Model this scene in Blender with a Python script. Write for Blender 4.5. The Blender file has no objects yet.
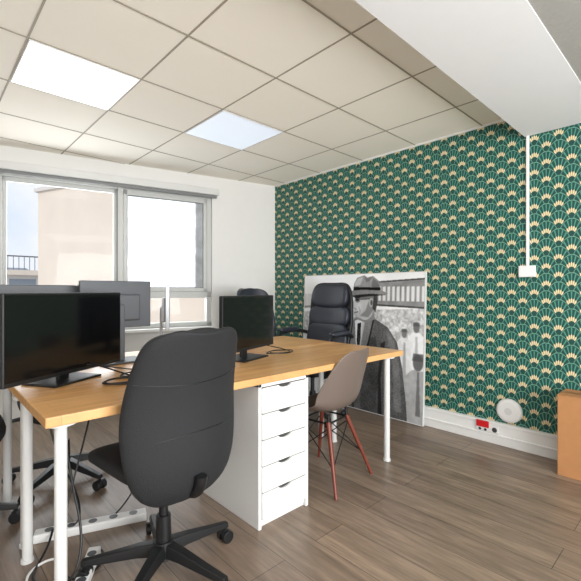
import bpy, bmesh, math, random
import numpy as np
from mathutils import Vector, Matrix
random.seed(4)
scene = bpy.context.scene
scene.view_settings.view_transform = 'Standard'

def lin(c):
    return tuple(((v/255.0)/12.92 if v/255.0 <= 0.04045 else (((v/255.0)+0.055)/1.055)**2.4) for v in c) + (1.0,)

# ------------------------------------------------------------------ materials
def new_mat(name):
    m = bpy.data.materials.new(name); m.use_nodes = True
    nt = m.node_tree; b = nt.nodes['Principled BSDF']
    return m, nt, b

def mat(name, rgb, rough=0.5, metal=0.0, var=0.06, scale=12.0, bump=0.0, bscale=200.0, spec=0.5):
    m, nt, b = new_mat(name)
    tc = nt.nodes.new('ShaderNodeTexCoord')
    nz = nt.nodes.new('ShaderNodeTexNoise'); nz.inputs['Scale'].default_value = scale
    nz.inputs['Detail'].default_value = 4
    nt.links.new(tc.outputs['Object'], nz.inputs['Vector'])
    mr = nt.nodes.new('ShaderNodeMapRange')
    mr.inputs['To Min'].default_value = 1-var; mr.inputs['To Max'].default_value = 1+var
    nt.links.new(nz.outputs['Fac'], mr.inputs['Value'])
    mx = nt.nodes.new('ShaderNodeVectorMath'); mx.operation = 'SCALE'
    mx.inputs[0].default_value = lin(rgb)[:3]
    nt.links.new(mr.outputs[0], mx.inputs['Scale'])
    nt.links.new(mx.outputs[0], b.inputs['Base Color'])
    b.inputs['Roughness'].default_value = rough
    b.inputs['Metallic'].default_value = metal
    b.inputs['Specular IOR Level'].default_value = spec
    if bump > 0:
        n2 = nt.nodes.new('ShaderNodeTexNoise'); n2.inputs['Scale'].default_value = bscale
        nt.links.new(tc.outputs['Object'], n2.inputs['Vector'])
        bp = nt.nodes.new('ShaderNodeBump'); bp.inputs['Strength'].default_value = bump
        bp.inputs['Distance'].default_value = 0.002
        nt.links.new(n2.outputs['Fac'], bp.inputs['Height'])
        nt.links.new(bp.outputs[0], b.inputs['Normal'])
    return m

def emis(name, rgb, s):
    m, nt, b = new_mat(name)
    b.inputs['Base Color'].default_value = lin(rgb)
    b.inputs['Emission Color'].default_value = lin(rgb)
    b.inputs['Emission Strength'].default_value = s
    return m

def planks(name, c1, c2, cm, bw, rh, rot90, grain, rough, mortar=0.0015, gcon=0.25, blotch=0.0, bsc=(7,70,1)):
    m, nt, b = new_mat(name)
    tc = nt.nodes.new('ShaderNodeTexCoord')
    mp = nt.nodes.new('ShaderNodeMapping')
    if rot90: mp.inputs['Rotation'].default_value = (0, 0, math.radians(90))
    nt.links.new(tc.outputs['Object'], mp.inputs['Vector'])
    br = nt.nodes.new('ShaderNodeTexBrick')
    br.offset = 0.37; br.offset_frequency = 2
    br.inputs['Color1'].default_value = lin(c1); br.inputs['Color2'].default_value = lin(c2)
    br.inputs['Mortar'].default_value = lin(cm)
    br.inputs['Scale'].default_value = 1.0
    br.inputs['Mortar Size'].default_value = mortar
    br.inputs['Mortar Smooth'].default_value = 0.1
    br.inputs['Brick Width'].default_value = bw; br.inputs['Row Height'].default_value = rh
    nt.links.new(mp.outputs[0], br.inputs['Vector'])
    mp2 = nt.nodes.new('ShaderNodeMapping'); mp2.inputs['Scale'].default_value = grain
    nt.links.new(mp.outputs[0], mp2.inputs['Vector'])
    nz = nt.nodes.new('ShaderNodeTexNoise'); nz.inputs['Scale'].default_value = 1.0
    nz.inputs['Detail'].default_value = 8; nz.inputs['Distortion'].default_value = 0.6
    nt.links.new(mp2.outputs[0], nz.inputs['Vector'])
    mr = nt.nodes.new('ShaderNodeMapRange')
    mr.inputs['From Min'].default_value = 0.25; mr.inputs['From Max'].default_value = 0.75
    mr.inputs['To Min'].default_value = 1-gcon; mr.inputs['To Max'].default_value = 1+gcon
    nt.links.new(nz.outputs['Fac'], mr.inputs['Value'])
    vm = nt.nodes.new('ShaderNodeVectorMath'); vm.operation = 'SCALE'
    nt.links.new(br.outputs['Color'], vm.inputs[0]); nt.links.new(mr.outputs[0], vm.inputs['Scale'])
    out = vm.outputs[0]
    if blotch > 0:
        mp3 = nt.nodes.new('ShaderNodeMapping'); mp3.inputs['Scale'].default_value = bsc
        nt.links.new(mp.outputs[0], mp3.inputs['Vector'])
        n3 = nt.nodes.new('ShaderNodeTexNoise'); n3.inputs['Scale'].default_value = 1.0; n3.inputs['Detail'].default_value = 5
        nt.links.new(mp3.outputs[0], n3.inputs['Vector'])
        m3 = nt.nodes.new('ShaderNodeMapRange'); m3.inputs['From Min'].default_value = 0.3; m3.inputs['From Max'].default_value = 0.7
        m3.inputs['To Min'].default_value = 1-blotch; m3.inputs['To Max'].default_value = 1+blotch
        nt.links.new(n3.outputs['Fac'], m3.inputs['Value'])
        v3 = nt.nodes.new('ShaderNodeVectorMath'); v3.operation = 'SCALE'
        nt.links.new(out, v3.inputs[0]); nt.links.new(m3.outputs[0], v3.inputs['Scale']); out = v3.outputs[0]
    nt.links.new(out, b.inputs['Base Color'])
    b.inputs['Roughness'].default_value = rough
    return m

M_floor = planks('laminate_floor', (136,118,101), (118,101,87), (64,54,46), 1.25, 0.19, True, (2.2,22,1), 0.36, gcon=0.32, blotch=0.18)
M_desk = planks('beech_worktop', (222,174,118), (206,154,98), (184,134,82), 0.55, 0.042, False, (3,40,3), 0.32, mortar=0.0006, gcon=0.18, blotch=0.08, bsc=(12,160,12))
M_white = mat('white_paint', (232,232,230), 0.6, var=0.02)
M_soffit = mat('soffit_paint', (228,228,229), 0.7, var=0.015)
M_wall = mat('wall_paint', (228,227,224), 0.8, var=0.02)
M_tile = mat('ceiling_tile', (250,245,234), 0.9, var=0.02, scale=3, bump=0.15, bscale=150)
M_tbar = mat('ceiling_grid', (160,152,138), 0.6)
M_greyceil = mat('grey_ceiling', (158,156,151), 0.9, var=0.1, scale=60, bump=0.3)
M_panel1 = emis('lamp_panel_warm', (255,255,255), 3.0)
M_panel2 = emis('lamp_panel_cool', (224,234,248), 0.46)
M_black = mat('black_fabric', (24,25,28), 0.75, var=0.3, scale=140, bump=0.7, bscale=380)
M_plastic = mat('black_plastic', (20,21,23), 0.42, var=0.05)
M_leather = mat('dark_leather', (40,44,54), 0.38, var=0.1, bump=0.25, bscale=120)
M_screen = mat('screen_glass', (9,10,12), 0.12, var=0.02)
M_grey = mat('grey_plastic', (76,79,84), 0.45)
M_silver = mat('silver', (190,192,196), 0.3, metal=0.8)
M_steel = mat('white_metal', (214,214,212), 0.35, var=0.02)
M_draw = mat('white_lacquer', (232,232,230), 0.35, var=0.01)
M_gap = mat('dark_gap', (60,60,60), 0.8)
M_shell = mat('taupe_shell', (108,95,87), 0.42, var=0.04)
M_redwood = mat('red_wood', (112,48,32), 0.4, var=0.2, scale=30)
M_card = mat('cardboard', (180,128,82), 0.85, var=0.08, scale=20)
M_tape = mat('parcel_tape', (150,98,56), 0.3)
M_red = mat('red_socket', (205,30,35), 0.4)
M_frame = mat('window_frame', (196,197,194), 0.45, var=0.02)
M_framed = mat('window_frame_dark', (120,122,122), 0.45)
M_plaster = mat('plaster_facade', (230,217,203), 0.9, var=0.10, scale=1.6)
M_stone = mat('stone_facade', (218,213,208), 0.9, var=0.1, scale=2)
M_zinc = mat('zinc_roof', (140,150,162), 0.6)
M_rail = mat('railing', (110,112,118), 0.5)
M_ground = mat('courtyard', (130,128,122), 0.9)
M_paper = mat('paper_white', (238,240,240), 0.6, var=0.01)
M_teal = mat('teal_cover', (120,180,180), 0.5)

def M_glass():
    m = bpy.data.materials.new('clear_glass'); m.use_nodes = True
    nt = m.node_tree; nt.nodes.clear()
    o = nt.nodes.new('ShaderNodeOutputMaterial'); mx = nt.nodes.new('ShaderNodeMixShader')
    t = nt.nodes.new('ShaderNodeBsdfTransparent'); g = nt.nodes.new('ShaderNodeBsdfGlossy')
    g.inputs['Roughness'].default_value = 0.05
    mx.inputs[0].default_value = 0.006
    nt.links.new(t.outputs[0], mx.inputs[1]); nt.links.new(g.outputs[0], mx.inputs[2])
    nt.links.new(mx.outputs[0], o.inputs[0]); return m
M_glass = M_glass()
def M_frost():
    m = bpy.data.materials.new('frosted_glass'); m.use_nodes = True
    nt = m.node_tree; nt.nodes.clear()
    o = nt.nodes.new('ShaderNodeOutputMaterial')
    tc = nt.nodes.new('ShaderNodeTexCoord')
    nz = nt.nodes.new('ShaderNodeTexNoise'); nz.inputs['Scale'].default_value = 4.5; nz.inputs['Detail'].default_value = 9
    nz.inputs['Roughness'].default_value = 0.7
    nt.links.new(tc.outputs['Object'], nz.inputs['Vector'])
    cr = nt.nodes.new('ShaderNodeValToRGB')  # mottled greys paint blurred tree shadows into the pane colour
    cr.color_ramp.elements[0].position = 0.34; cr.color_ramp.elements[0].color = lin((172,175,176))
    cr.color_ramp.elements[1].position = 0.66; cr.color_ramp.elements[1].color = lin((208,210,213))
    nt.links.new(nz.outputs['Fac'], cr.inputs[0])
    tl = nt.nodes.new('ShaderNodeBsdfTranslucent'); tp = nt.nodes.new('ShaderNodeBsdfRefraction')
    tp.inputs['Roughness'].default_value = 0.45; tp.inputs['IOR'].default_value = 1.1
    nt.links.new(cr.outputs[0], tl.inputs[0]); nt.links.new(cr.outputs[0], tp.inputs[0])
    mx = nt.nodes.new('ShaderNodeMixShader'); mx.inputs[0].default_value = 0.88
    nt.links.new(tl.outputs[0], mx.inputs[1]); nt.links.new(tp.outputs[0], mx.inputs[2])
    nt.links.new(mx.outputs[0], o.inputs[0]); return m
M_frost = M_frost()

def wallpaper():
    m, nt, b = new_mat('fan_wallpaper')
    def put(s, v):
        if hasattr(v, 'is_output'): nt.links.new(v, s)
        else: s.default_value = v
    def F(op, a, bb=None, c=None):
        n = nt.nodes.new('ShaderNodeMath'); n.operation = op
        put(n.inputs[0], a)
        if bb is not None: put(n.inputs[1], bb)
        if c is not None: put(n.inputs[2], c)
        return n.outputs[0]
    def mixc(f, a, c):
        n = nt.nodes.new('ShaderNodeMix'); n.data_type = 'RGBA'
        put(n.inputs[0], f); put(n.inputs[6], a); put(n.inputs[7], c); return n.outputs[2]
    def mixf(f, a, c):
        return F('ADD', F('MULTIPLY', a, F('SUBTRACT', 1.0, f)), F('MULTIPLY', c, f))
    def smooth(x, e0, e1):
        n = nt.nodes.new('ShaderNodeMapRange'); n.interpolation_type = 'SMOOTHSTEP'
        put(n.inputs['Value'], x); n.inputs['From Min'].default_value = e0; n.inputs['From Max'].default_value = e1
        return n.outputs[0]
    tc = nt.nodes.new('ShaderNodeTexCoord'); sp = nt.nodes.new('ShaderNodeSeparateXYZ')
    nt.links.new(tc.outputs['Object'], sp.inputs[0])
    W, H = 0.146, 0.060; Rx = W/2; Ry = 2*H
    u = F('DIVIDE', sp.outputs['Y'], W); v = F('DIVIDE', sp.outputs['Z'], H); fl = F('FLOOR', v)
    def cand(j):
        k = F('SUBTRACT', fl, float(j))
        o = F('MULTIPLY', F('FLOORED_MODULO', k, 2.0), 0.5)
        uu = F('SUBTRACT', u, o); i = F('ROUND', uu)
        dx = F('MULTIPLY', F('SUBTRACT', uu, i), W/Rx)
        dz = F('MULTIPLY', F('SUBTRACT', v, k), H/Ry)
        r = F('SQRT', F('ADD', F('MULTIPLY', dx, dx), F('MULTIPLY', dz, dz)))
        return r, F('ARCTAN2', dx, dz)
    r0, a0 = cand(0); r1, a1 = cand(1)
    s = F('LESS_THAN', r1, 1.0)
    r = mixf(s, r0, r1); a = mixf(s, a0, a1)
    dark = lin((6,66,60)); mint = lin((84,154,134)); cream = lin((222,204,162))
    cs = F('COSINE', F('MULTIPLY', a, 18.0))
    ray = smooth(cs, 0.1, 0.8)
    band = F('MULTIPLY', F('GREATER_THAN', r, 0.58), F('LESS_THAN', r, 0.94))
    c = mixc(F('MULTIPLY', F('MULTIPLY', ray, band), 0.8), dark, mint)
    ol = F('GREATER_THAN', r, 0.965)
    c = mixc(F('MULTIPLY', ol, 0.75), c, lin((130,184,160)))
    pet = smooth(cs, -1.0, -0.7)
    pb = F('MULTIPLY', F('GREATER_THAN', r, 0.32), F('LESS_THAN', r, F('ADD', 0.54, F('MULTIPLY', cs, 0.045))))
    pb = F('MULTIPLY', pb, F('LESS_THAN', F('ABSOLUTE', a), 0.86))
    c = mixc(F('MULTIPLY', pet, pb), c, cream)
    nt.links.new(c, b.inputs['Base Color'])
    b.inputs['Roughness'].default_value = 0.6
    return m
M_wallpaper = wallpaper()

# ------------------------------------------------------------------ mesh helpers
def link(o, parent=None):
    scene.collection.objects.link(o)
    if parent is not None: o.parent = parent
    return o
def empty(name, loc=(0,0,0), rz=0.0):
    e = bpy.data.objects.new(name, None); e.empty_display_size = 0.1
    e.location = loc; e.rotation_euler = (0,0,rz); return link(e)
def mesh(name, verts, faces, m, parent=None, smooth=False):
    me = bpy.data.meshes.new(name); me.from_pydata([tuple(v) for v in verts], [], faces); me.update()
    if m: me.materials.append(m)
    if smooth:
        for p in me.polygons: p.use_smooth = True
    return link(bpy.data.objects.new(name, me), parent)
def from_bm(name, bm, m, parent=None, smooth=False):
    bmesh.ops.recalc_face_normals(bm, faces=bm.faces)
    me = bpy.data.meshes.new(name); bm.to_mesh(me); bm.free()
    if m: me.materials.append(m)
    if smooth:
        for p in me.polygons: p.use_smooth = True
    return link(bpy.data.objects.new(name, me), parent)
def bm_box(bm, x0,x1,y0,y1,z0,z1):
    v = [bm.verts.new(p) for p in [(x0,y0,z0),(x1,y0,z0),(x1,y1,z0),(x0,y1,z0),(x0,y0,z1),(x1,y0,z1),(x1,y1,z1),(x0,y1,z1)]]
    for f in [(0,3,2,1),(4,5,6,7),(0,1,5,4),(1,2,6,5),(2,3,7,6),(3,0,4,7)]: bm.faces.new([v[i] for i in f])
def boxes(name, lst, m, parent=None, bevel=0.0, seg=2):
    bm = bmesh.new()
    for b in lst: bm_box(bm, *b)
    o = from_bm(name, bm, m, parent)
    if bevel > 0:
        md = o.modifiers.new('bevel', 'BEVEL'); md.width = bevel; md.segments = seg; md.limit_method = 'ANGLE'
    return o
def bm_cyl(bm, p0, p1, r0, r1, seg=20):
    p0 = Vector(p0); p1 = Vector(p1); d = p1-p0
    q = Vector((0,0,1)).rotation_difference(d.normalized()).to_matrix().to_4x4()
    bmesh.ops.create_cone(bm, cap_ends=True, segments=seg, radius1=r0, radius2=r1, depth=d.length,
                          matrix=Matrix.Translation((p0+p1)/2) @ q)
def cyls(name, lst, m, parent=None, seg=20, bevel=0.0):
    bm = bmesh.new()
    for c in lst: bm_cyl(bm, *c, seg=seg)
    o = from_bm(name, bm, m, parent, smooth=True)
    md = o.modifiers.new('bevel', 'BEVEL'); md.width = max(bevel, 0.0008); md.segments = 2; md.limit_method = 'ANGLE'; md.angle_limit = math.radians(50)
    md2 = o.modifiers.new('wn', 'WEIGHTED_NORMAL')
    return o
def sup(name, c, s, m, parent=None, e1=0.35, e2=0.35, rot=None, n=36, k=20, bend=None):
    def p(v, e): return math.copysign(abs(v)**e, v)
    verts = []; faces = []
    for i in range(k+1):
        ph = -math.pi/2 + math.pi*i/k
        for j in range(n):
            th = 2*math.pi*j/n
            x = s[0]*p(math.cos(ph), e1)*p(math.cos(th), e2)
            y = s[1]*p(math.cos(ph), e1)*p(math.sin(th), e2)
            z = s[2]*p(math.sin(ph), e1)
            if bend: x, y, z = bend(x, y, z)
            verts.append((x,y,z))
    for i in range(k):
        for j in range(n):
            faces.append((i*n+j, i*n+(j+1)%n, (i+1)*n+(j+1)%n, (i+1)*n+j))
    faces.append(tuple(range(n-1,-1,-1))); faces.append(tuple(range(k*n, k*n+n)))
    o = mesh(name, verts, faces, m, parent, True)
    o.location = c
    if rot: o.rotation_euler = rot
    return o
def sheet(name, rows, m, parent=None, thick=0.02, sub=2):
    n = len(rows[0]); verts = [p for r in rows for p in r]; faces = []
    for i in range(len(rows)-1):
        for j in range(n-1):
            faces.append((i*n+j, i*n+j+1, (i+1)*n+j+1, (i+1)*n+j))
    o = mesh(name, verts, faces, m, parent, True)
    md = o.modifiers.new('sol', 'SOLIDIFY'); md.thickness = thick; md.offset = 0
    if sub:
        ms = o.modifiers.new('sub', 'SUBSURF'); ms.levels = sub; ms.render_levels = sub
    return o
def cable(name, pts, r, m, parent=None, cyclic=False):
    cu = bpy.data.curves.new(name, 'CURVE'); cu.dimensions = '3D'; cu.bevel_depth = r; cu.bevel_resolution = 3
    cu.use_fill_caps = True
    sp = cu.splines.new('NURBS'); sp.points.add(len(pts)-1)
    for i, p in enumerate(pts): sp.points[i].co = (*p, 1)
    sp.use_endpoint_u = True; sp.order_u = 4; sp.use_cyclic_u = cyclic; sp.resolution_u = 8
    cu.materials.append(m)
    return link(bpy.data.objects.new(name, cu), parent)

# ------------------------------------------------------------------ room shell
CH = 2.40; GX = 3.17; CY = 3.65; K = 0.2277
ANG = -math.atan(K)
XL, YF = -1.6, -2.2
def wy(x): return CY + (GX-x)*K
mesh('floor', [(XL,YF,0),(GX,YF,0),(GX,CY,0),(XL,wy(XL),0)], [(0,1,2,3)], M_floor)
mesh('ceiling', [(XL,0.7,CH),(GX,0.7,CH),(GX,CY,CH),(XL,wy(XL),CH)], [(3,2,1,0)], M_tile)
mesh('ceiling_low', [(XL,YF,2.238),(GX,YF,2.238),(GX,0.6,2.238),(XL,0.6,2.238)], [(3,2,1,0)], M_greyceil)
boxes('ceiling_beam', [(XL,GX-0.001,0.49,0.935,2.234,2.42)], M_soffit)
bm = bmesh.new()
gx = [0.41+0.574*k for k in range(-3,5)]; gy = [2.345+0.56*k for k in range(-2,5)]
T = 0.0045
for x in gx: bm_box(bm, x-T, x+T, 0.935, wy(x)-0.005, CH-0.003, CH-0.0005)
for y in gy:
    x1 = GX if y < CY else GX-(y-CY)/K
    if x1 > XL: bm_box(bm, XL, x1-0.002, y-T, y+T, CH-0.0032, CH-0.0006)
from_bm('trim_ceiling_grid', bm, M_tbar)
boxes('trim_ceiling_edge', [(GX-0.016,GX-0.001,0.94,CY-0.02,CH-0.012,CH-0.001)], M_white)
boxes('wall_right', [(GX,GX+0.15,YF-0.15,CY+0.4,0,CH+0.05)], M_wallpaper)
boxes('wall_left', [(XL-0.15,XL,YF-0.15,wy(XL)+0.3,0,CH+0.05)], M_wall)
boxes('wall_front', [(XL,-0.6,YF-0.15,YF,0,CH),(2.4,GX,YF-0.15,YF,0,CH),(-0.6,2.4,YF-0.15,YF,2.15,CH),(-0.6,2.4,YF-0.15,YF,0,0.5)], M_wall)  # opening between the pieces is added to let in fill light
s0, s1, zb, zt = 0.79, 2.74, 0.75, 2.20
wb = boxes('wall_back', [(-s0,0,0,0.2,0,CH),(-5.0,-s1,0,0.2,0,CH),(-s1,-s0,0,0.2,0,zb),(-s1,-s0,0,0.2,zt,CH)], M_wall)
wb.location = (GX,CY,0); wb.rotation_euler = (0,0,ANG)
# baseboards
boxes('baseboard_right', [(GX-0.03,GX,0.2,CY-0.02,0,0.155),(GX-0.038,GX-0.028,0.2,CY-0.02,0.06,0.075),(GX-0.036,GX,0.2,CY-0.02,0.143,0.163)], M_white, bevel=0.003)
bb = boxes('baseboard_back', [(-4.8,-0.04,-0.018,0,0,0.1)], M_white, bevel=0.003); bb.location = (GX,CY,0); bb.rotation_euler = (0,0,ANG)
# light panels
def panel(x, y, m):
    e = empty('ceiling_light_panel', (x+0.287, y+0.28, CH))
    boxes('diffuser', [(-0.276,0.276,-0.269,0.269,-0.006,-0.002)], m, e)
    boxes('rim', [(-0.281,0.281,-0.276,-0.268,-0.008,-0.001),(-0.281,0.281,0.268,0.276,-0.008,-0.001),
                  (-0.281,-0.275,-0.268,0.268,-0.008,-0.001),(0.275,0.281,-0.268,0.268,-0.008,-0.001)], M_white, e)
panel(0.41, 2.345, M_panel1); panel(0.41+2*0.574, 2.345, M_panel2)

# ------------------------------------------------------------------ window
wn = empty('window_1', (GX,CY,0), ANG)
F0, F1 = 0.03, 0.11
fr = [(-s1,-s0,F0,F1,zt-0.05,zt),(-s1,-s0,F0,F1,zb,zb+0.05),(-s1,-s1+0.05,F0,F1,zb,zt),(-s0-0.05,-s0,F0,F1,zb,zt),
      (-1.755,-1.705,F0-0.005,F1,zb,zt),(-s1,-s0,F0,F1,1.06,1.13)]
boxes('frame', fr, M_frame, wn, bevel=0.004)
boxes('sash_right', [(-1.70,-0.845,F0-0.01,F0+0.03,2.10,2.15),(-1.70,-0.845,F0-0.01,F0+0.03,1.13,1.17),(-1.70,-1.665,F0-0.01,F0+0.03,1.13,2.15),(-0.88,-0.845,F0-0.01,F0+0.03,1.13,2.15)], M_frame, wn, bevel=0.003)
boxes('sash_left', [(-2.69,-1.76,F0+0.03,F0+0.06,2.11,2.15),(-2.69,-1.76,F0+0.03,F0+0.06,1.13,1.165),(-2.69,-2.66,F0+0.03,F0+0.06,1.13,2.15),(-1.79,-1.755,F0+0.03,F0+0.06,1.13,2.15)], M_frame, wn, bevel=0.003)
boxes('gasket', [(-1.667,-1.660,F0,F0+0.02,1.17,2.10),(-0.886,-0.879,F0,F0+0.02,1.17,2.10),(-1.66,-0.88,F0,F0+0.02,2.094,2.101),(-1.66,-0.88,F0,F0+0.02,1.169,1.176),(-1.762,-1.752,F0-0.008,F0,1.1,2.15)], M_framed, wn)
boxes('glass_left', [(-2.665,-1.785,F0+0.045,F0+0.049,1.16,2.12)], M_glass, wn)
boxes('glass_right', [(-1.67,-0.875,F0+0.01,F0+0.014,1.165,2.105)], M_frost, wn)
boxes('glass_lower', [(-2.69,-1.75,F0+0.04,F0+0.044,0.79,1.07),(-1.71,-0.83,F0+0.04,F0+0.044,0.79,1.07)], M_glass, wn)
boxes('sill', [(-s1-0.04,-s0+0.04,-0.08,0.03,zb-0.03,zb)], M_white, wn, bevel=0.005)
bl = empty('roller_blind', (GX,CY,0), ANG)
boxes('cassette', [(-s1-0.3,-s0+0.06,-0.075,0.0,2.185,2.255)], M_steel, bl, bevel=0.008)
boxes('bottom_bar', [(-s1-0.28,-s0+0.04,-0.05,-0.03,2.155,2.187)], M_framed, bl, bevel=0.004)

# ------------------------------------------------------------------ exterior
A = Vector((2.02,10.45)); B = Vector((4.1,4.9)); d = (B-A).normalized()
ex = empty('neighbour_building', (A.x, A.y, 0), math.atan2(d.y, d.x))
L = (B-A).length
boxes('facade', [(0, L, 0, 4, -8, 3.35)], M_plaster, ex)
boxes('coping', [(-0.06, L, -0.06, 4, 3.35, 3.43)], M_stone, ex)
ex2 = empty('balcony_building', (-2.0, 19.0, 0), 0.0)
boxes('block', [(-6,6,0,5,-10,1.9)], M_stone, ex2)
boxes('cornice', [(-6.1,6.1,-0.2,0,1.75,1.95),(-6.1,6.1,-0.12,0,0.2,0.35)], M_plaster, ex2)
boxes('window_panes', [(x,x+0.9,-0.02,0.0,0.5,1.6) for x in np.arange(-5.5,5.5,1.7)], M_zinc, ex2)
boxes('railing', [(x,x+0.02,-0.18,-0.15,1.95,2.5) for x in np.arange(-6,6,0.18)]+[(-6,6,-0.19,-0.14,2.47,2.52)], M_rail, ex2)
ex3 = empty('roof_building', (-6, 32, 0), 0.0)
mesh('roof', [(-8,0,0.9),(14,0,0.9),(12,3,2.8),(-6,3,2.8),(-8,0,-10),(14,0,-10)], [(0,1,2,3),(4,5,1,0)], M_zinc, ex3)
mesh('courtyard', [(-40,5.2,-8),(40,5.2,-8),(40,60,-8),(-40,60,-8)], [(0,1,2,3)], M_ground)

# ------------------------------------------------------------------ desks
DZ = 0.735; TH = 0.034
def leg(name, x, y, parent):
    cyls(name, [((x,y,0.012),(x,y,DZ-TH),0.02,0.02),((x,y,0),(x,y,0.014),0.025,0.024),((x,y,DZ-TH-0.012),(x,y,DZ-TH),0.05,0.05)], M_steel, parent)
dk = empty('desk')
boxes('worktop', [(0.30,2.41,1.45,2.045,DZ-TH,DZ)], M_desk, dk, bevel=0.004)
for i,(x,y) in enumerate([(0.36,1.52),(0.345,1.985),(2.31,1.515),(2.31,1.98)]): leg('leg_%d'%(i+1), x, y, dk)
boxes('back_rail', [(0.40,2.28,1.99,2.01,DZ-TH-0.05,DZ-TH)], M_steel, dk)
dk2 = empty('desk')
boxes('worktop', [(0.30,2.41,2.049,2.66,DZ-TH,DZ)], M_desk, dk2, bevel=0.004)
for i,(x,y) in enumerate([(0.36,2.11),(0.36,2.59),(2.31,2.11),(2.31,2.59)]): leg('leg_%d'%(i+1), x, y, dk2)
boxes('back_rail', [(0.40,2.28,2.09,2.11,DZ-TH-0.05,DZ-TH)], M_steel, dk2)

# drawer unit
du = empty('drawer_unit', (1.355,1.485,0))
hw, dp, ht = 0.168, 0.56, 0.695
boxes('carcass', [(-hw,-hw+0.018,0.0,dp,0,ht),(hw-0.018,hw,0.0,dp,0,ht),(-hw,hw,0.0,dp,ht-0.018,ht),(-hw+0.01,hw-0.01,0.012,dp-0.01,0.02,ht-0.01),(-hw+0.018,hw-0.018,0.02,dp,0,0.03)], M_draw, du, bevel=0.0015)
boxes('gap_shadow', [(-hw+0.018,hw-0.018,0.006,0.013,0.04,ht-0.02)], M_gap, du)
dh = (ht-0.02-0.045)/5
bm = bmesh.new()
for i in range(5):
    z0 = 0.045+i*dh+0.003; z1 = 0.045+(i+1)*dh-0.003; w = hw-0.021; nw = 0.042; nd = 0.014
    prof = [(-w,z0),(w,z0),(w,z1),(nw,z1)]
    for t in range(1,8):
        a = math.pi*t/8; prof.append((nw*math.cos(a), z1-nd*math.sin(a)))
    prof += [(-nw,z1),(-w,z1)]
    f = [bm.verts.new((x,-0.004,z)) for x,z in prof]; g = [bm.verts.new((x,0.008,z)) for x,z in prof]
    bm.faces.new(f); bm.faces.new(g[::-1])
    for t in range(len(f)): bm.faces.new([f[t], g[t], g[(t+1)%len(f)], f[(t+1)%len(f)]])
from_bm('drawer_fronts', bm, M_draw, du)

# ------------------------------------------------------------------ chairs
def star_base(e, R=0.30, a0=0.3, mm=None):
    mm = mm or M_plastic
    bm = bmesh.new(); bw = bmesh.new()
    for i in range(5):
        a = a0+i*2*math.pi/5; c, s = math.cos(a), math.sin(a)
        def P(r, t, z): return (r*c-t*s, r*s+t*c, z)
        st = [(0.02,0.030,0.085,0.135),(0.10,0.026,0.085,0.125),(0.20,0.022,0.075,0.105),(R,0.017,0.064,0.086)]
        prev = None
        for (r,w,z0,z1) in st:
            q = [bm.verts.new(P(r,-w,z0)),bm.verts.new(P(r,w,z0)),bm.verts.new(P(r,w*0.7,z1)),bm.verts.new(P(r,-w*0.7,z1))]
            if prev:
                for t in range(4): bm.faces.new([prev[t],prev[(t+1)%4],q[(t+1)%4],q[t]])
            else: bm.faces.new(q)
            prev = q
        bm.faces.new(prev[::-1])
        for sg in (-1,1):
            bm_cyl(bw, P(R-0.01,sg*0.010,0.0275), P(R-0.01,sg*0.030,0.0275), 0.0275, 0.0265, seg=20)
        bm_cyl(bw, P(R-0.01,-0.011,0.034), P(R-0.01,0.011,0.034), 0.022, 0.022, seg=14)
        bm_cyl(bw, P(R-0.01,0,0.03), P(R-0.01,0,0.075), 0.008, 0.008, seg=10)
    o = from_bm('star_base', bm, mm, e, True)
    md = o.modifiers.new('b','BEVEL'); md.width = 0.004; md.segments = 2; o.modifiers.new('wn','WEIGHTED_NORMAL')
    o = from_bm('casters', bw, M_plastic, e, False)
    md = o.modifiers.new('b','BEVEL'); md.width = 0.003; md.segments = 2; md.limit_method='ANGLE'
    cyls('gas_column', [((0,0,0.07),(0,0,0.24),0.033,0.028),((0,0,0.24),(0,0,0.42),0.018,0.018),((0,0,0.075),(0,0,0.14),0.048,0.04)], M_plastic, e)

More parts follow.
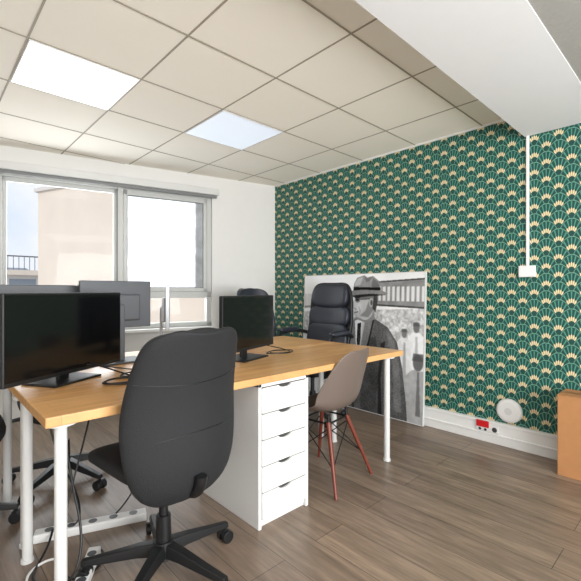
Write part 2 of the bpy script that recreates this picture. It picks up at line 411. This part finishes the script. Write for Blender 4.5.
def task_chair(loc, rz, mback=None, top=0.99, arms=False, a0=0.3, seatw=0.235, wide=1.0):
    e = empty('office_chair', loc, rz); mback = mback or M_black
    star_base(e, 0.31, a0)
    boxes('mechanism', [(-0.09,0.09,-0.14,0.10,0.385,0.425)], M_plastic, e, bevel=0.012)
    def bend(x,y,z):
        return x, y, z + 0.03*(x/0.24)**2*(0.5 if z>0 else 1) - 0.03*max(0,(y-0.08)/0.16)**2
    sup('seat', (0,0.05,0.465), (seatw,0.235,0.045), M_black, e, 0.55, 0.42, bend=bend)
    cyls('lever', [((0.08,-0.02,0.405),(0.24,-0.03,0.40),0.006,0.006),((0.21,-0.03,0.40),(0.27,-0.03,0.395),0.012,0.01)], M_plastic, e)
    k = (top-0.38)/0.61
    st = [(0.38,0.09,-0.165),(0.395,0.145,-0.185),(0.43,0.185,-0.203),(0.48,0.208,-0.213),(0.54,0.222,-0.216),(0.62,0.230,-0.212),(0.70,0.228,-0.21),(0.78,0.220,-0.22),(0.86,0.208,-0.237),(0.92,0.197,-0.255),(0.96,0.180,-0.268),(0.983,0.145,-0.277),(0.99,0.085,-0.28)]
    rows = []
    for (z,w,y) in st:
        zz = 0.38+(z-0.38)*k
        r = []
        for j in range(9):
            t = -1+2*j/8.0
            cur = 0.085*(abs(t)**2.2)*(w/0.22)**1.5
            r.append((w*t*wide, y+cur, zz))
        rows.append(r)
    sheet('backrest', rows, mback, e, 0.05, 2)
    cable('back_support', [(0,-0.05,0.40),(0,-0.12,0.385),(0,-0.19,0.385),(0,-0.243,0.41),(0,-0.250,0.47)], 0.022, M_plastic, e)
    # rear seams
    for q, (zs, ys) in enumerate(((0.60,-0.2385),(0.82,-0.2535))):
        zz2 = 0.38+(zs-0.38)*k
        pts = []
        for i in range(13):
            t = -0.93+1.86*i/12
            pts.append((0.222*t*wide, ys+0.085*(abs(t)**2.2)+0.002, zz2+(0.025 if q==0 else -0.02)*(1-t*t)))
        cable('seam_%d'%(q+1), pts, 0.0022, M_plastic, e)
    if arms:
        for sg in (-1,1):
            cable('arm_post_%d'%(1 if sg<0 else 2), [(sg*0.12,0.02,0.42),(sg*0.24,0.02,0.42),(sg*0.275,0.02,0.46),(sg*0.275,0.02,0.62)], 0.014, M_plastic, e)
            sup('arm_pad_%d'%(1 if sg<0 else 2), (sg*0.275,0.02,0.635), (0.04,0.12,0.016), M_plastic, e, 0.5, 0.5)
    return e
task_chair((0.73,1.525,0), math.radians(6), a0=-0.08, top=1.0, seatw=0.215, wide=1.08)
task_chair((0.66,2.70,0), math.radians(176), a0=math.radians(-68)-math.radians(176), top=0.98)
task_chair((0.09,2.49,0), math.radians(178), a0=0.25, top=1.0)
task_chair((2.43,2.93,0), math.radians(178), M_leather, top=1.16, a0=0.2)

def exec_chair(loc, rz):
    e = empty('leather_office_chair', loc, rz)
    star_base(e, 0.30, 0.2)
    boxes('mechanism', [(-0.1,0.1,-0.12,0.12,0.385,0.42)], M_plastic, e, bevel=0.01)
    sup('seat', (0,0.02,0.47), (0.255,0.25,0.06), M_leather, e, 0.5, 0.4)
    tilt = math.radians(10)
    def bend(x,y,z): return x*(1-0.12*(z/0.37)**2*(1 if z>0 else 0.3)), y + 0.05*(x/0.25)**2 - 0.03*math.cos(z*6), z
    sup('back_shell', (0,-0.295,0.84), (0.245,0.030,0.375), M_plastic, e, 0.35, 0.4, rot=(tilt,0,0), bend=bend)
    sup('back_cushion_lower', (0,-0.225,0.68), (0.225,0.045,0.16), M_leather, e, 0.5, 0.5, rot=(tilt,0,0), bend=bend)
    sup('back_cushion_mid', (0,-0.258,0.90), (0.222,0.042,0.10), M_leather, e, 0.6, 0.5, rot=(tilt,0,0), bend=bend)
    sup('headrest', (0,-0.275,1.09), (0.20,0.045,0.115), M_leather, e, 0.6, 0.5, rot=(tilt,0,0), bend=bend)
    for sg in (-1,1):
        n = 1 if sg<0 else 2
        cable('arm_%d'%n, [(sg*0.2,0.12,0.41),(sg*0.285,0.14,0.42),(sg*0.295,0.17,0.58),(sg*0.29,0.15,0.74),(sg*0.29,0.0,0.765),(sg*0.285,-0.18,0.76),(sg*0.24,-0.275,0.72)], 0.018, M_plastic, e)
        sup('arm_pad_%d'%n, (sg*0.29,0.0,0.775), (0.032,0.13,0.018), M_leather, e, 0.5, 0.5)
exec_chair((2.60,2.48,0), math.radians(90+6))

# shell chair
def shell_chair(loc, rz):
    e = empty('shell_dining_chair', loc, rz)
    prof = [(0.225,0.405,0.10,0),(0.215,0.418,0.165,0.005),(0.17,0.432,0.205,0.015),(0.08,0.428,0.225,0.035),(-0.02,0.422,0.233,0.05),(-0.11,0.428,0.237,0.065),
            (-0.165,0.455,0.24,0.085),(-0.195,0.51,0.238,0.095),(-0.212,0.58,0.228,0.085),(-0.228,0.65,0.212,0.065),(-0.245,0.72,0.188,0.045),(-0.26,0.78,0.150,0.025),(-0.266,0.80,0.09,0.012)]
    rows = []
    for i,(y,z,w,c) in enumerate(prof):
        y0,z0 = prof[max(i-1,0)][:2]; y1,z1 = prof[min(i+1,len(prof)-1)][:2]
        t = Vector((y1-y0, z1-z0)).normalized()
        n = Vector((t.y, -t.x))
        if n.y < 0: n = -n
        if i >= 6: n = Vector((abs(n.x), abs(n.y)))
        r = []
        for j in range(13):
            s = -1+2*j/12.0; cc = c*(abs(s)**2.6)
            r.append((w*s, y+n.x*cc, z+n.y*cc*(1 if i<9 else 0.5)))
        rows.append(r)
    sheet('shell', rows, M_shell, e, 0.007, 2)
    K4 = []
    for i,(sx,sy) in enumerate([(-1,-1),(1,-1),(1,1),(-1,1)]):
        top = (sx*0.10, sy*0.09-0.01, 0.37); foot = (sx*0.205, sy*0.20-0.02, 0.0)
        cyls('leg_%d'%(i+1), [(foot, top, 0.009, 0.0145)], M_redwood, e)
        K4.append((top, (sx*0.10, sy*0.09-0.01, 0.418), 0.010, 0.010))
    def at(sx, sy, f): return (sx*(0.10+0.105*f), sy*(0.09+0.11*f)-0.01-0.01*f, 0.37*(1-f))
    cr = K4
    for a,b in [((-1,-1),(1,-1)),((1,-1),(1,1)),((1,1),(-1,1)),((-1,1),(-1,-1))]:
        cr.append((at(*a,0.08), at(*b,0.62), 0.0035, 0.0035)); cr.append((at(*a,0.62), at(*b,0.08), 0.0035, 0.0035))
    for a,b in [((-1,-1),(1,-1)),((1,1),(-1,1)),((-1,-1),(-1,1)),((1,-1),(1,1))]:
        cr.append((at(*a,0.02), at(*b,0.02), 0.006, 0.006))
    cyls('wire_braces', cr, M_plastic, e, seg=10)
shell_chair((1.84,1.66,0), math.radians(8))

# ------------------------------------------------------------------ monitors
def monitor(x, y, deg, w, h, z0, body=None, foot=(0.26,0.19), thin=0.012):
    body = body or M_plastic
    e = empty('computer_monitor', (x,y,DZ), math.radians(deg)); z = z0-DZ
    boxes('bezel', [(-w/2,w/2,-thin,thin,z,z+h)], body, e, bevel=0.004)
    boxes('screen', [(-w/2+0.008,w/2-0.008,-thin-0.0015,-thin+0.0005,z+0.018,z+h-0.008)], M_screen, e)
    boxes('housing', [(-w*0.32,w*0.32,thin-0.002,thin+0.022,z+h*0.15,z+h*0.72)], body, e, bevel=0.010)
    boxes('neck', [(-0.03,0.03,thin+0.018,thin+0.036,0.005,z+h*0.5)], body, e, bevel=0.006)
    boxes('foot', [(-foot[0]/2,foot[0]/2,-0.06,foot[1]-0.06,0,0.010)], body, e, bevel=0.004)
    return e
monitor(0.505,1.985,29.8,0.63,0.36,0.77)
monitor(1.445,1.90,19,0.54,0.32,0.79)
monitor(0.845,2.36,180+2,0.40,0.27,0.925, M_grey)
monitor(0.50,2.50,180-4,0.42,0.27,0.90, M_grey)
monitor(1.20,2.45,64,0.44,0.27,0.90, M_silver, foot=(0.2,0.16))

# ------------------------------------------------------------------ desk clutter
lp = empty('laptop', (1.68,2.42,DZ), math.radians(10))
boxes('base', [(-0.16,0.16,-0.11,0.11,0,0.016)], M_silver, lp, bevel=0.004)
boxes('keyboard', [(-0.13,0.13,-0.02,0.08,0.016,0.0175)], M_plastic, lp)
nb = empty('notebook', (1.34,2.23,DZ), math.radians(-12))
boxes('cover', [(-0.1,0.1,-0.07,0.07,0,0.004),(-0.1,0.1,-0.07,0.07,0.016,0.02)], M_teal, nb)
boxes('pages', [(-0.097,0.097,-0.067,0.067,0.004,0.016)], M_paper, nb)
def loops(name, cx, cy, n, r, z=DZ+0.004):
    pts = []
    for i in range(n*8):
        a = i*math.pi/4; rr = r*(0.7+0.5*random.random())
        pts.append((cx+rr*1.3*math.cos(a)+i*0.002, cy+rr*0.8*math.sin(a), z+0.003*(i%3)))
    return pts
cable('monitor_cable', [(0.60,2.02,0.80)]+loops('c',0.66,1.80,2,0.09)+[(0.80,1.95,DZ+0.004),(1.02,2.047,DZ-0.02),(1.02,2.047,0.5)], 0.0036, M_plastic)
cable('monitor_cable', [(0.56,2.03,0.80)]+loops('c',0.76,1.90,2,0.07)+[(0.9,2.04,DZ+0.004),(0.95,2.047,DZ-0.02),(0.95,2.047,0.5)], 0.003, M_plastic)
cable('monitor_cable', [(1.52,1.97,0.82)]+loops('c',1.72,1.95,2,0.08)+[(1.85,2.02,DZ+0.004),(1.9,2.047,DZ-0.01),(1.9,2.05,0.6)], 0.003, M_plastic)
# floor cables / power strips
ps = empty('power_strip', (0.62,2.04,0), math.radians(-20))
boxes('body', [(-0.24,0.24,-0.03,0.03,0,0.04)], M_white, ps, bevel=0.006)
cyls('outlets', [((x,0,0.039),(x,0,0.0415),0.019,0.019) for x in (-0.18,-0.09,0,0.09,0.18)], M_grey, ps)
ps = empty('power_strip', (0.50,1.72,0), math.radians(60))
boxes('body', [(-0.13,0.13,-0.025,0.025,0,0.04)], M_white, ps, bevel=0.006)
cyls('outlets', [((x,0,0.039),(x,0,0.0415),0.018,0.018) for x in (-0.08,0,0.08)], M_grey, ps)
cable('white_cable', [(0.2,1.9,0.006),(0.32,1.78,0.006),(0.30,1.88,0.006),(0.42,1.95,0.006),(0.48,1.85,0.006),(0.35,1.70,0.006),(0.2,1.72,0.006),(0.0,1.8,0.006)], 0.005, M_white)
cable('power_cable', [(0.62,1.98,DZ-0.03),(0.55,1.9,0.5),(0.45,1.84,0.25),(0.40,1.78,0.02),(0.47,1.68,0.006),(0.58,1.75,0.006),(0.62,1.9,0.006),(0.50,1.80,0.006),(0.50,1.74,0.05)], 0.004, M_plastic)
cable('power_cable', [(1.02,2.02,DZ-0.05),(0.95,1.98,0.4),(0.82,2.0,0.12),(0.72,2.02,0.045)], 0.004, M_plastic)
cable('power_cable', [(0.42,2.0,DZ-0.03),(0.40,1.9,0.5),(0.52,1.88,0.3),(0.55,1.95,0.1),(0.54,2.06,0.045)], 0.004, M_plastic)
cable('power_cable', [(0.46,1.9,DZ-0.03),(0.44,1.80,0.45),(0.50,1.72,0.2),(0.44,1.64,0.05),(0.38,1.72,0.006),(0.30,1.86,0.006),(0.42,1.98,0.006),(0.46,2.08,0.045)], 0.005, M_plastic)

# ------------------------------------------------------------------ poster
def poster():
    nx, ny = 520, 470; PW, PH = 1.42, 1.285
    U, V = np.meshgrid(np.linspace(0,1,nx), np.linspace(0,1,ny))
    rng = np.random.RandomState(3)
    def blur(a, k):
        for _ in range(k):
            p = np.pad(a, 1, mode='edge'); a = (p[:-2,1:-1]+p[2:,1:-1]+p[1:-1,:-2]+p[1:-1,2:]+p[1:-1,1:-1])/5
        return a
    def noise(sx, sy):
        g = rng.rand(sy+2, sx+2); xi = U*sx; yi = V*sy; x0 = xi.astype(int); y0 = yi.astype(int); fx = xi-x0; fy = yi-y0
        fx = fx*fx*(3-2*fx); fy = fy*fy*(3-2*fy)
        return (g[y0,x0]*(1-fx)*(1-fy)+g[y0,x0+1]*fx*(1-fy)+g[y0+1,x0]*(1-fx)*fy+g[y0+1,x0+1]*fx*fy)-0.5
    I = 0.88+0.10*noise(5,5)
    def poly(pts, val, bl=1, al=1.0, tex=0):
        nonlocal I
        m = np.zeros_like(U, bool); n = len(pts)
        for i in range(n):
            x1,y1 = pts[i]; x2,y2 = pts[(i+1)%n]
            if y1 == y2: continue
            c = ((y1 > V) != (y2 > V)) & (U < (x2-x1)*(V-y1)/(y2-y1)+x1); m ^= c
        m = blur(m.astype(float), bl)*al
        I = I*(1-m)+(val+tex)*m
    def ell(cx, cy, rx, ry, val, rot=0, bl=1, al=1.0, tex=0):
        nonlocal I
        c,s = math.cos(rot), math.sin(rot); x = (U-cx); y = (V-cy)*PH/PW
        xr = (x*c+y*s)/rx; yr = (-x*s+y*c)/(ry*PH/PW)
        m = blur(((xr*xr+yr*yr) < 1).astype(float), bl)*al
        I = I*(1-m)+(val+tex)*m
    def rgrad(cx, cy, rx, ry, amt):   # soft radial light / shade of the print
        nonlocal I
        I = I + amt*np.exp(-(((U-cx)/rx)**2+((V-cy)/ry)**2))
    # backdrop: stand, crowd
    crowd = 0.30*noise(60,45)+0.22*noise(110,90)
    poly([(0,.50),(0,.70),(1,.76),(1,.50)], .66, 8, .75, crowd)
    poly([(0,.30),(0,.51),(1,.50),(1,.30)], .80, 10, .8, 0.12*noise(20,12))
    poly([(.60,.77),(.60,.93),(1,.95),(1,.76)], .48, 2, .95, 0.1*noise(30,20))
    poly([(.60,.93),(.60,.942),(1,.962),(1,.95)], .22, 1, .9)
    for i in range(10):
        x = .675+i*.034; poly([(x,.805),(x,.905),(x+.020,.908),(x+.020,.805)], .84, 2, .9)
    poly([(.60,.77),(.60,.782),(1,.77),(1,.758)], .2, 1, .8)
    poly([(0,.73),(.44,.77),(.44,.785),(0,.75)], .45, 2, .8)
    poly([(0,.75),(.44,.785),(.44,.86),(0,.85)], .72, 4, .7, .1*noise(40,6))
    # people behind on the right (soft, out of focus)
    for (x,y,s_,sh,hd) in [(.95,.63,.8,.90,.42),(.87,.585,.7,.85,.45),(.965,.40,1.3,.62,.40)]:
        poly([(x-.07*s_,y-.08*s_),(x-.03*s_,y-.04*s_),(x+.03*s_,y-.04*s_),(x+.07*s_,y-.08*s_),(x+.075*s_,y-.45*s_),(x-.065*s_,y-.45*s_)], sh, 5, .92, .08*noise(50,40))
        ell(x, y, .026*s_, .042*s_, hd, bl=5)
        poly([(x-.03*s_,y+.01),(x+.03*s_,y+.01),(x+.025*s_,y+.045*s_),(x-.025*s_,y+.045*s_)], .3, 4, .8)
        poly([(x-.004,y-.06),(x+.008,y-.06),(x+.02,y-.35),(x-.012,y-.35)], sh-.3, 4, .7)
    # left faint figure
    poly([(.06,.0),(.08,.40),(.12,.50),(.20,.50),(.24,.40),(.25,0)], .66, 8, .8, .1*noise(30,30))
    ell(.16,.55,.035,.055,.5,bl=6)
    # coat
    tw = .12*noise(230,210)+.07*noise(22,16)
    poly([(.33,.0),(.34,.20),(.36,.42),(.40,.54),(.47,.62),(.56,.67),(.66,.67),(.75,.62),(.82,.52),(.86,.35),(.89,.12),(.90,0)], .33, 1, 1, tw)
    poly([(.33,.0),(.35,.30),(.40,.50),(.43,.52),(.40,.25),(.40,.0)], .44, 9, .8, tw)
    poly([(.74,.60),(.80,.53),(.84,.35),(.86,.05),(.81,.05),(.79,.35)], .44, 10, .8, tw)
    poly([(.55,.50),(.66,.55),(.70,.30),(.66,.0),(.55,.0)], .24, 14, .7, tw)
    poly([(.44,.62),(.52,.70),(.50,.40),(.46,.20),(.43,.40)], .50, 2, .9, tw)
    poly([(.56,.67),(.64,.69),(.60,.50),(.52,.28),(.53,.48)], .47, 2, .9, tw)
    poly([(.49,.65),(.57,.68),(.55,.55),(.52,.36),(.50,.5)], .93, 1, 1)
    poly([(.55,.67),(.58,.68),(.56,.56),(.53,.42)], .74, 3, .8)
    poly([(.512,.63),(.542,.64),(.540,.52),(.522,.36),(.508,.5)], .18, 1, 1, .1*noise(120,60))
    poly([(.70,.50),(.735,.52),(.705,.25),(.72,.0),(.69,.0),(.685,.26)], .14, 6, .8)
    poly([(.64,.69),(.60,.50),(.52,.28),(.525,.27),(.61,.49),(.65,.68)], .1, 2, .8)
    poly([(.43,.40),(.46,.20),(.465,.2),(.44,.41)], .14, 2, .8)
    poly([(.46,.22),(.47,.22),(.50,.0),(.485,.0)], .14, 2, .8)
    for yy in (.30,.20,.10): ell(.455,yy,.008,.010,.12,bl=2)
    # neck, head
    poly([(.515,.66),(.50,.72),(.63,.78),(.655,.67),(.58,.64)], .50, 2, 1)
    ell(.565,.785,.080,.125,.72,rot=.08)
    poly([(.49,.83),(.462,.765),(.455,.755),(.475,.745),(.49,.735),(.50,.80)], .76, 1, 1)
    poly([(.49,.735),(.478,.725),(.485,.715),(.478,.705),(.49,.685),(.53,.67),(.58,.70),(.56,.78)], .70, 1, 1)
    poly([(.49,.85),(.65,.86),(.65,.82),(.56,.81),(.48,.82)], .38, 5, .8)      # shade below the brim
    poly([(.53,.69),(.60,.68),(.65,.75),(.64,.82),(.60,.80),(.575,.73)], .44, 8, .8)
    rgrad(.52,.75,.03,.04,.12)
    ell(.505,.808,.016,.009,.16,bl=2); ell(.508,.826,.024,.006,.18,rot=.1,bl=2)
    poly([(.480,.713),(.515,.722),(.515,.715),(.482,.709)], .2, 2, .9)
    poly([(.475,.748),(.495,.742),(.50,.735),(.485,.735)], .4, 2, .8)
    poly([(.52,.76),(.535,.73),(.53,.70),(.525,.70),(.528,.73),(.515,.76)], .5, 2, .7)
    ell(.62,.79,.017,.034,.66,bl=2); ell(.622,.79,.009,.02,.34,bl=2)
    poly([(.64,.84),(.63,.75),(.655,.72),(.67,.80),(.665,.86)], .26, 2, 1, .1*noise(160,140))
    # glasses + hat
    ell(.508,.808,.022,.020,.2,bl=2,al=.5); poly([(.53,.815),(.61,.82),(.61,.814),(.53,.809)], .2, 1, .8)
    ht_ = .06*noise(90,90)
    poly([(.47,.87),(.475,.93),(.50,.975),(.56,.992),(.585,.975),(.63,.985),(.675,.95),(.69,.87)], .52, 1, 1, ht_)
    poly([(.48,.91),(.485,.94),(.51,.97),(.55,.98),(.53,.92)], .68, 6, .8)
    poly([(.62,.90),(.63,.97),(.67,.94),(.69,.89)], .36, 6, .8)
    poly([(.56,.985),(.585,.968),(.63,.98),(.60,.945),(.575,.94)], .36, 4, .8)
    poly([(.47,.87),(.474,.905),(.69,.90),(.69,.86)], .1, 1, 1)
    poly([(.41,.845),(.44,.875),(.55,.885),(.70,.878),(.745,.86),(.73,.845),(.62,.855),(.50,.845),(.43,.835)], .50, 1, 1, ht_)
    poly([(.43,.836),(.50,.845),(.62,.855),(.73,.846),(.60,.836),(.50,.824)], .12, 2, .9)
    I = I + .05*noise(9,8) + 0.035*noise(300,280)
    I = np.clip((I-0.5)*1.14+0.53, 0.03, 0.97)
    e = empty('portrait_canvas', (GX-0.085, 3.10, 0.012))
    e.rotation_euler = (0, math.radians(2.2), 0)
    verts = []
    for j in range(ny):
        for i in range(nx):
            verts.append((-0.0005, -PW*i/(nx-1), PH*j/(ny-1)))
    faces = [(j*nx+i, j*nx+i+1, (j+1)*nx+i+1, (j+1)*nx+i) for j in range(ny-1) for i in range(nx-1)]
    m, nt, b = new_mat('printed_photo')
    at = nt.nodes.new('ShaderNodeAttribute'); at.attribute_name = 'Col'
    nt.links.new(at.outputs['Color'], b.inputs['Base Color']); b.inputs['Roughness'].default_value = 0.55
    b.inputs['Specular IOR Level'].default_value = 0.2
    o = mesh('print', verts, faces, m, e)
    ca = o.data.color_attributes.new('Col', 'FLOAT_COLOR', 'POINT')
    g = (I**2.05).ravel(); arr = np.stack([g*0.99, g, g*1.01, np.ones_like(g)], 1).astype(np.float32).ravel()
    ca.data.foreach_set('color', arr)
    boxes('stretcher', [(0,0.022,-PW,0,0,PH)], M_white, e)
    boxes('edge_strip', [(-0.003,0.022,-PW-0.006,-PW,0,PH),(-0.003,0.022,0,0.006,0,PH),(-0.003,0.022,-PW-0.006,0.006,PH,PH+0.006),(-0.003,0.022,-PW-0.006,0.006,-0.006,0)], M_steel, e)
poster()

# ------------------------------------------------------------------ wall things
cn = empty('cable_conduit', (GX,0.915,0))
boxes('duct', [(-0.014,0,-0.009,0.009,1.30,2.234)], M_white, cn, bevel=0.002)
boxes('junction_box', [(-0.035,0,-0.052,0.052,1.235,1.315)], M_draw, cn, bevel=0.006)
ap = empty('wifi_access_point', (GX,1.035,0.262))
cyls('dome', [((-0.002,0,0),(-0.024,0,0),0.088,0.084),((-0.024,0,0),(-0.036,0,0),0.084,0.060)], M_draw, ap, seg=48, bevel=0.004)
cyls('ring', [((-0.0355,0,0),(-0.0375,0,0),0.026,0.024)], M_steel, ap, seg=32)
sk = empty('wall_socket', (GX-0.03,1.21,0.11))
boxes('plate', [(-0.012,0,-0.11,0.05,-0.028,0.028)], M_draw, sk, bevel=0.004)
boxes('red_outlet', [(-0.018,-0.008,-0.045,0.045,0.0,0.05)], M_red, sk, bevel=0.003)
cyls('sockets', [((-0.012,-0.085,-0.004),(-0.0145,-0.085,-0.004),0.018,0.018),((-0.0115,-0.02,-0.015),(-0.0145,-0.02,-0.015),0.01,0.01),((-0.0115,0.02,-0.015),(-0.0145,0.02,-0.015),0.01,0.01)], M_gap, sk)
cb = empty('cardboard_box', (2.90,0.30,0))
boxes('carton', [(0,0.22,0,0.375,0,0.49)], M_card, cb, bevel=0.003)
boxes('flaps', [(-0.002,0.109,-0.002,0.377,0.49,0.495),(0.112,0.222,-0.002,0.377,0.49,0.495)], M_card, cb)
boxes('tape', [(0.085,0.135,-0.003,0.378,0.495,0.4965),(0.085,0.135,0.3755,0.3785,0.38,0.4965)], M_tape, cb)

# ------------------------------------------------------------------ lights / world
w = bpy.data.worlds.new('sky'); scene.world = w; w.use_nodes = True
nt = w.node_tree; bg = nt.nodes['Background']
tc = nt.nodes.new('ShaderNodeTexCoord'); nz = nt.nodes.new('ShaderNodeTexNoise'); nz.inputs['Scale'].default_value = 3.5; nz.inputs['Detail'].default_value = 6
nt.links.new(tc.outputs['Generated'], nz.inputs['Vector'])
cr = nt.nodes.new('ShaderNodeValToRGB')
cr.color_ramp.elements[0].position = 0.32; cr.color_ramp.elements[0].color = lin((205,222,244))
cr.color_ramp.elements[1].position = 0.58; cr.color_ramp.elements[1].color = lin((246,248,251))
nt.links.new(nz.outputs['Fac'], cr.inputs[0]); nt.links.new(cr.outputs[0], bg.inputs['Color'])
bg.inputs['Strength'].default_value = 1.08
def area(name, loc, rot, sx, sy, p, col=(1,1,1)):
    l = bpy.data.lights.new(name, 'AREA'); l.shape = 'RECTANGLE'; l.size = sx; l.size_y = sy; l.energy = p; l.color = col
    o = bpy.data.objects.new(name, l); o.location = loc; o.rotation_euler = rot; return link(o)
sl = bpy.data.lights.new('sun', 'SUN'); sl.energy = 1.3; sl.angle = math.radians(1.5); sl.color = (1,0.95,0.9)
so = link(bpy.data.objects.new('sun', sl)); dv = Vector((0.85,0.28,-0.5)); so.rotation_euler = dv.to_track_quat('-Z','Y').to_euler()
# unseen fill light added behind the camera, tilted up to brighten the ceiling
area('rear_fill_light', (0.9,YF+0.05,1.3), (math.radians(113),0,0), 2.8, 1.6, 225, (0.98,0.99,1))
area('window_light', (GX-1.77*0.975+0.05,CY+1.77*0.222+0.3,1.55), (math.radians(-90),0,ANG), 1.8, 1.3, 44, (0.93,0.97,1))
area('overhead_fill_light', (0.3,-0.6,2.20), (0,0,0), 1.2, 1.2, 28, (1,0.98,0.95))  # unseen fill added overhead behind the camera to light the room

# ------------------------------------------------------------------ camera
cam = bpy.data.cameras.new('camera'); cam.sensor_width = 36; cam.lens = 400*36/581.0; cam.clip_start = 0.02
co = link(bpy.data.objects.new('camera', cam)); co.location = (0,0,1.14)
co.rotation_euler = (math.radians(90), 0, -math.atan2(0.6845,0.729))
scene.camera = co
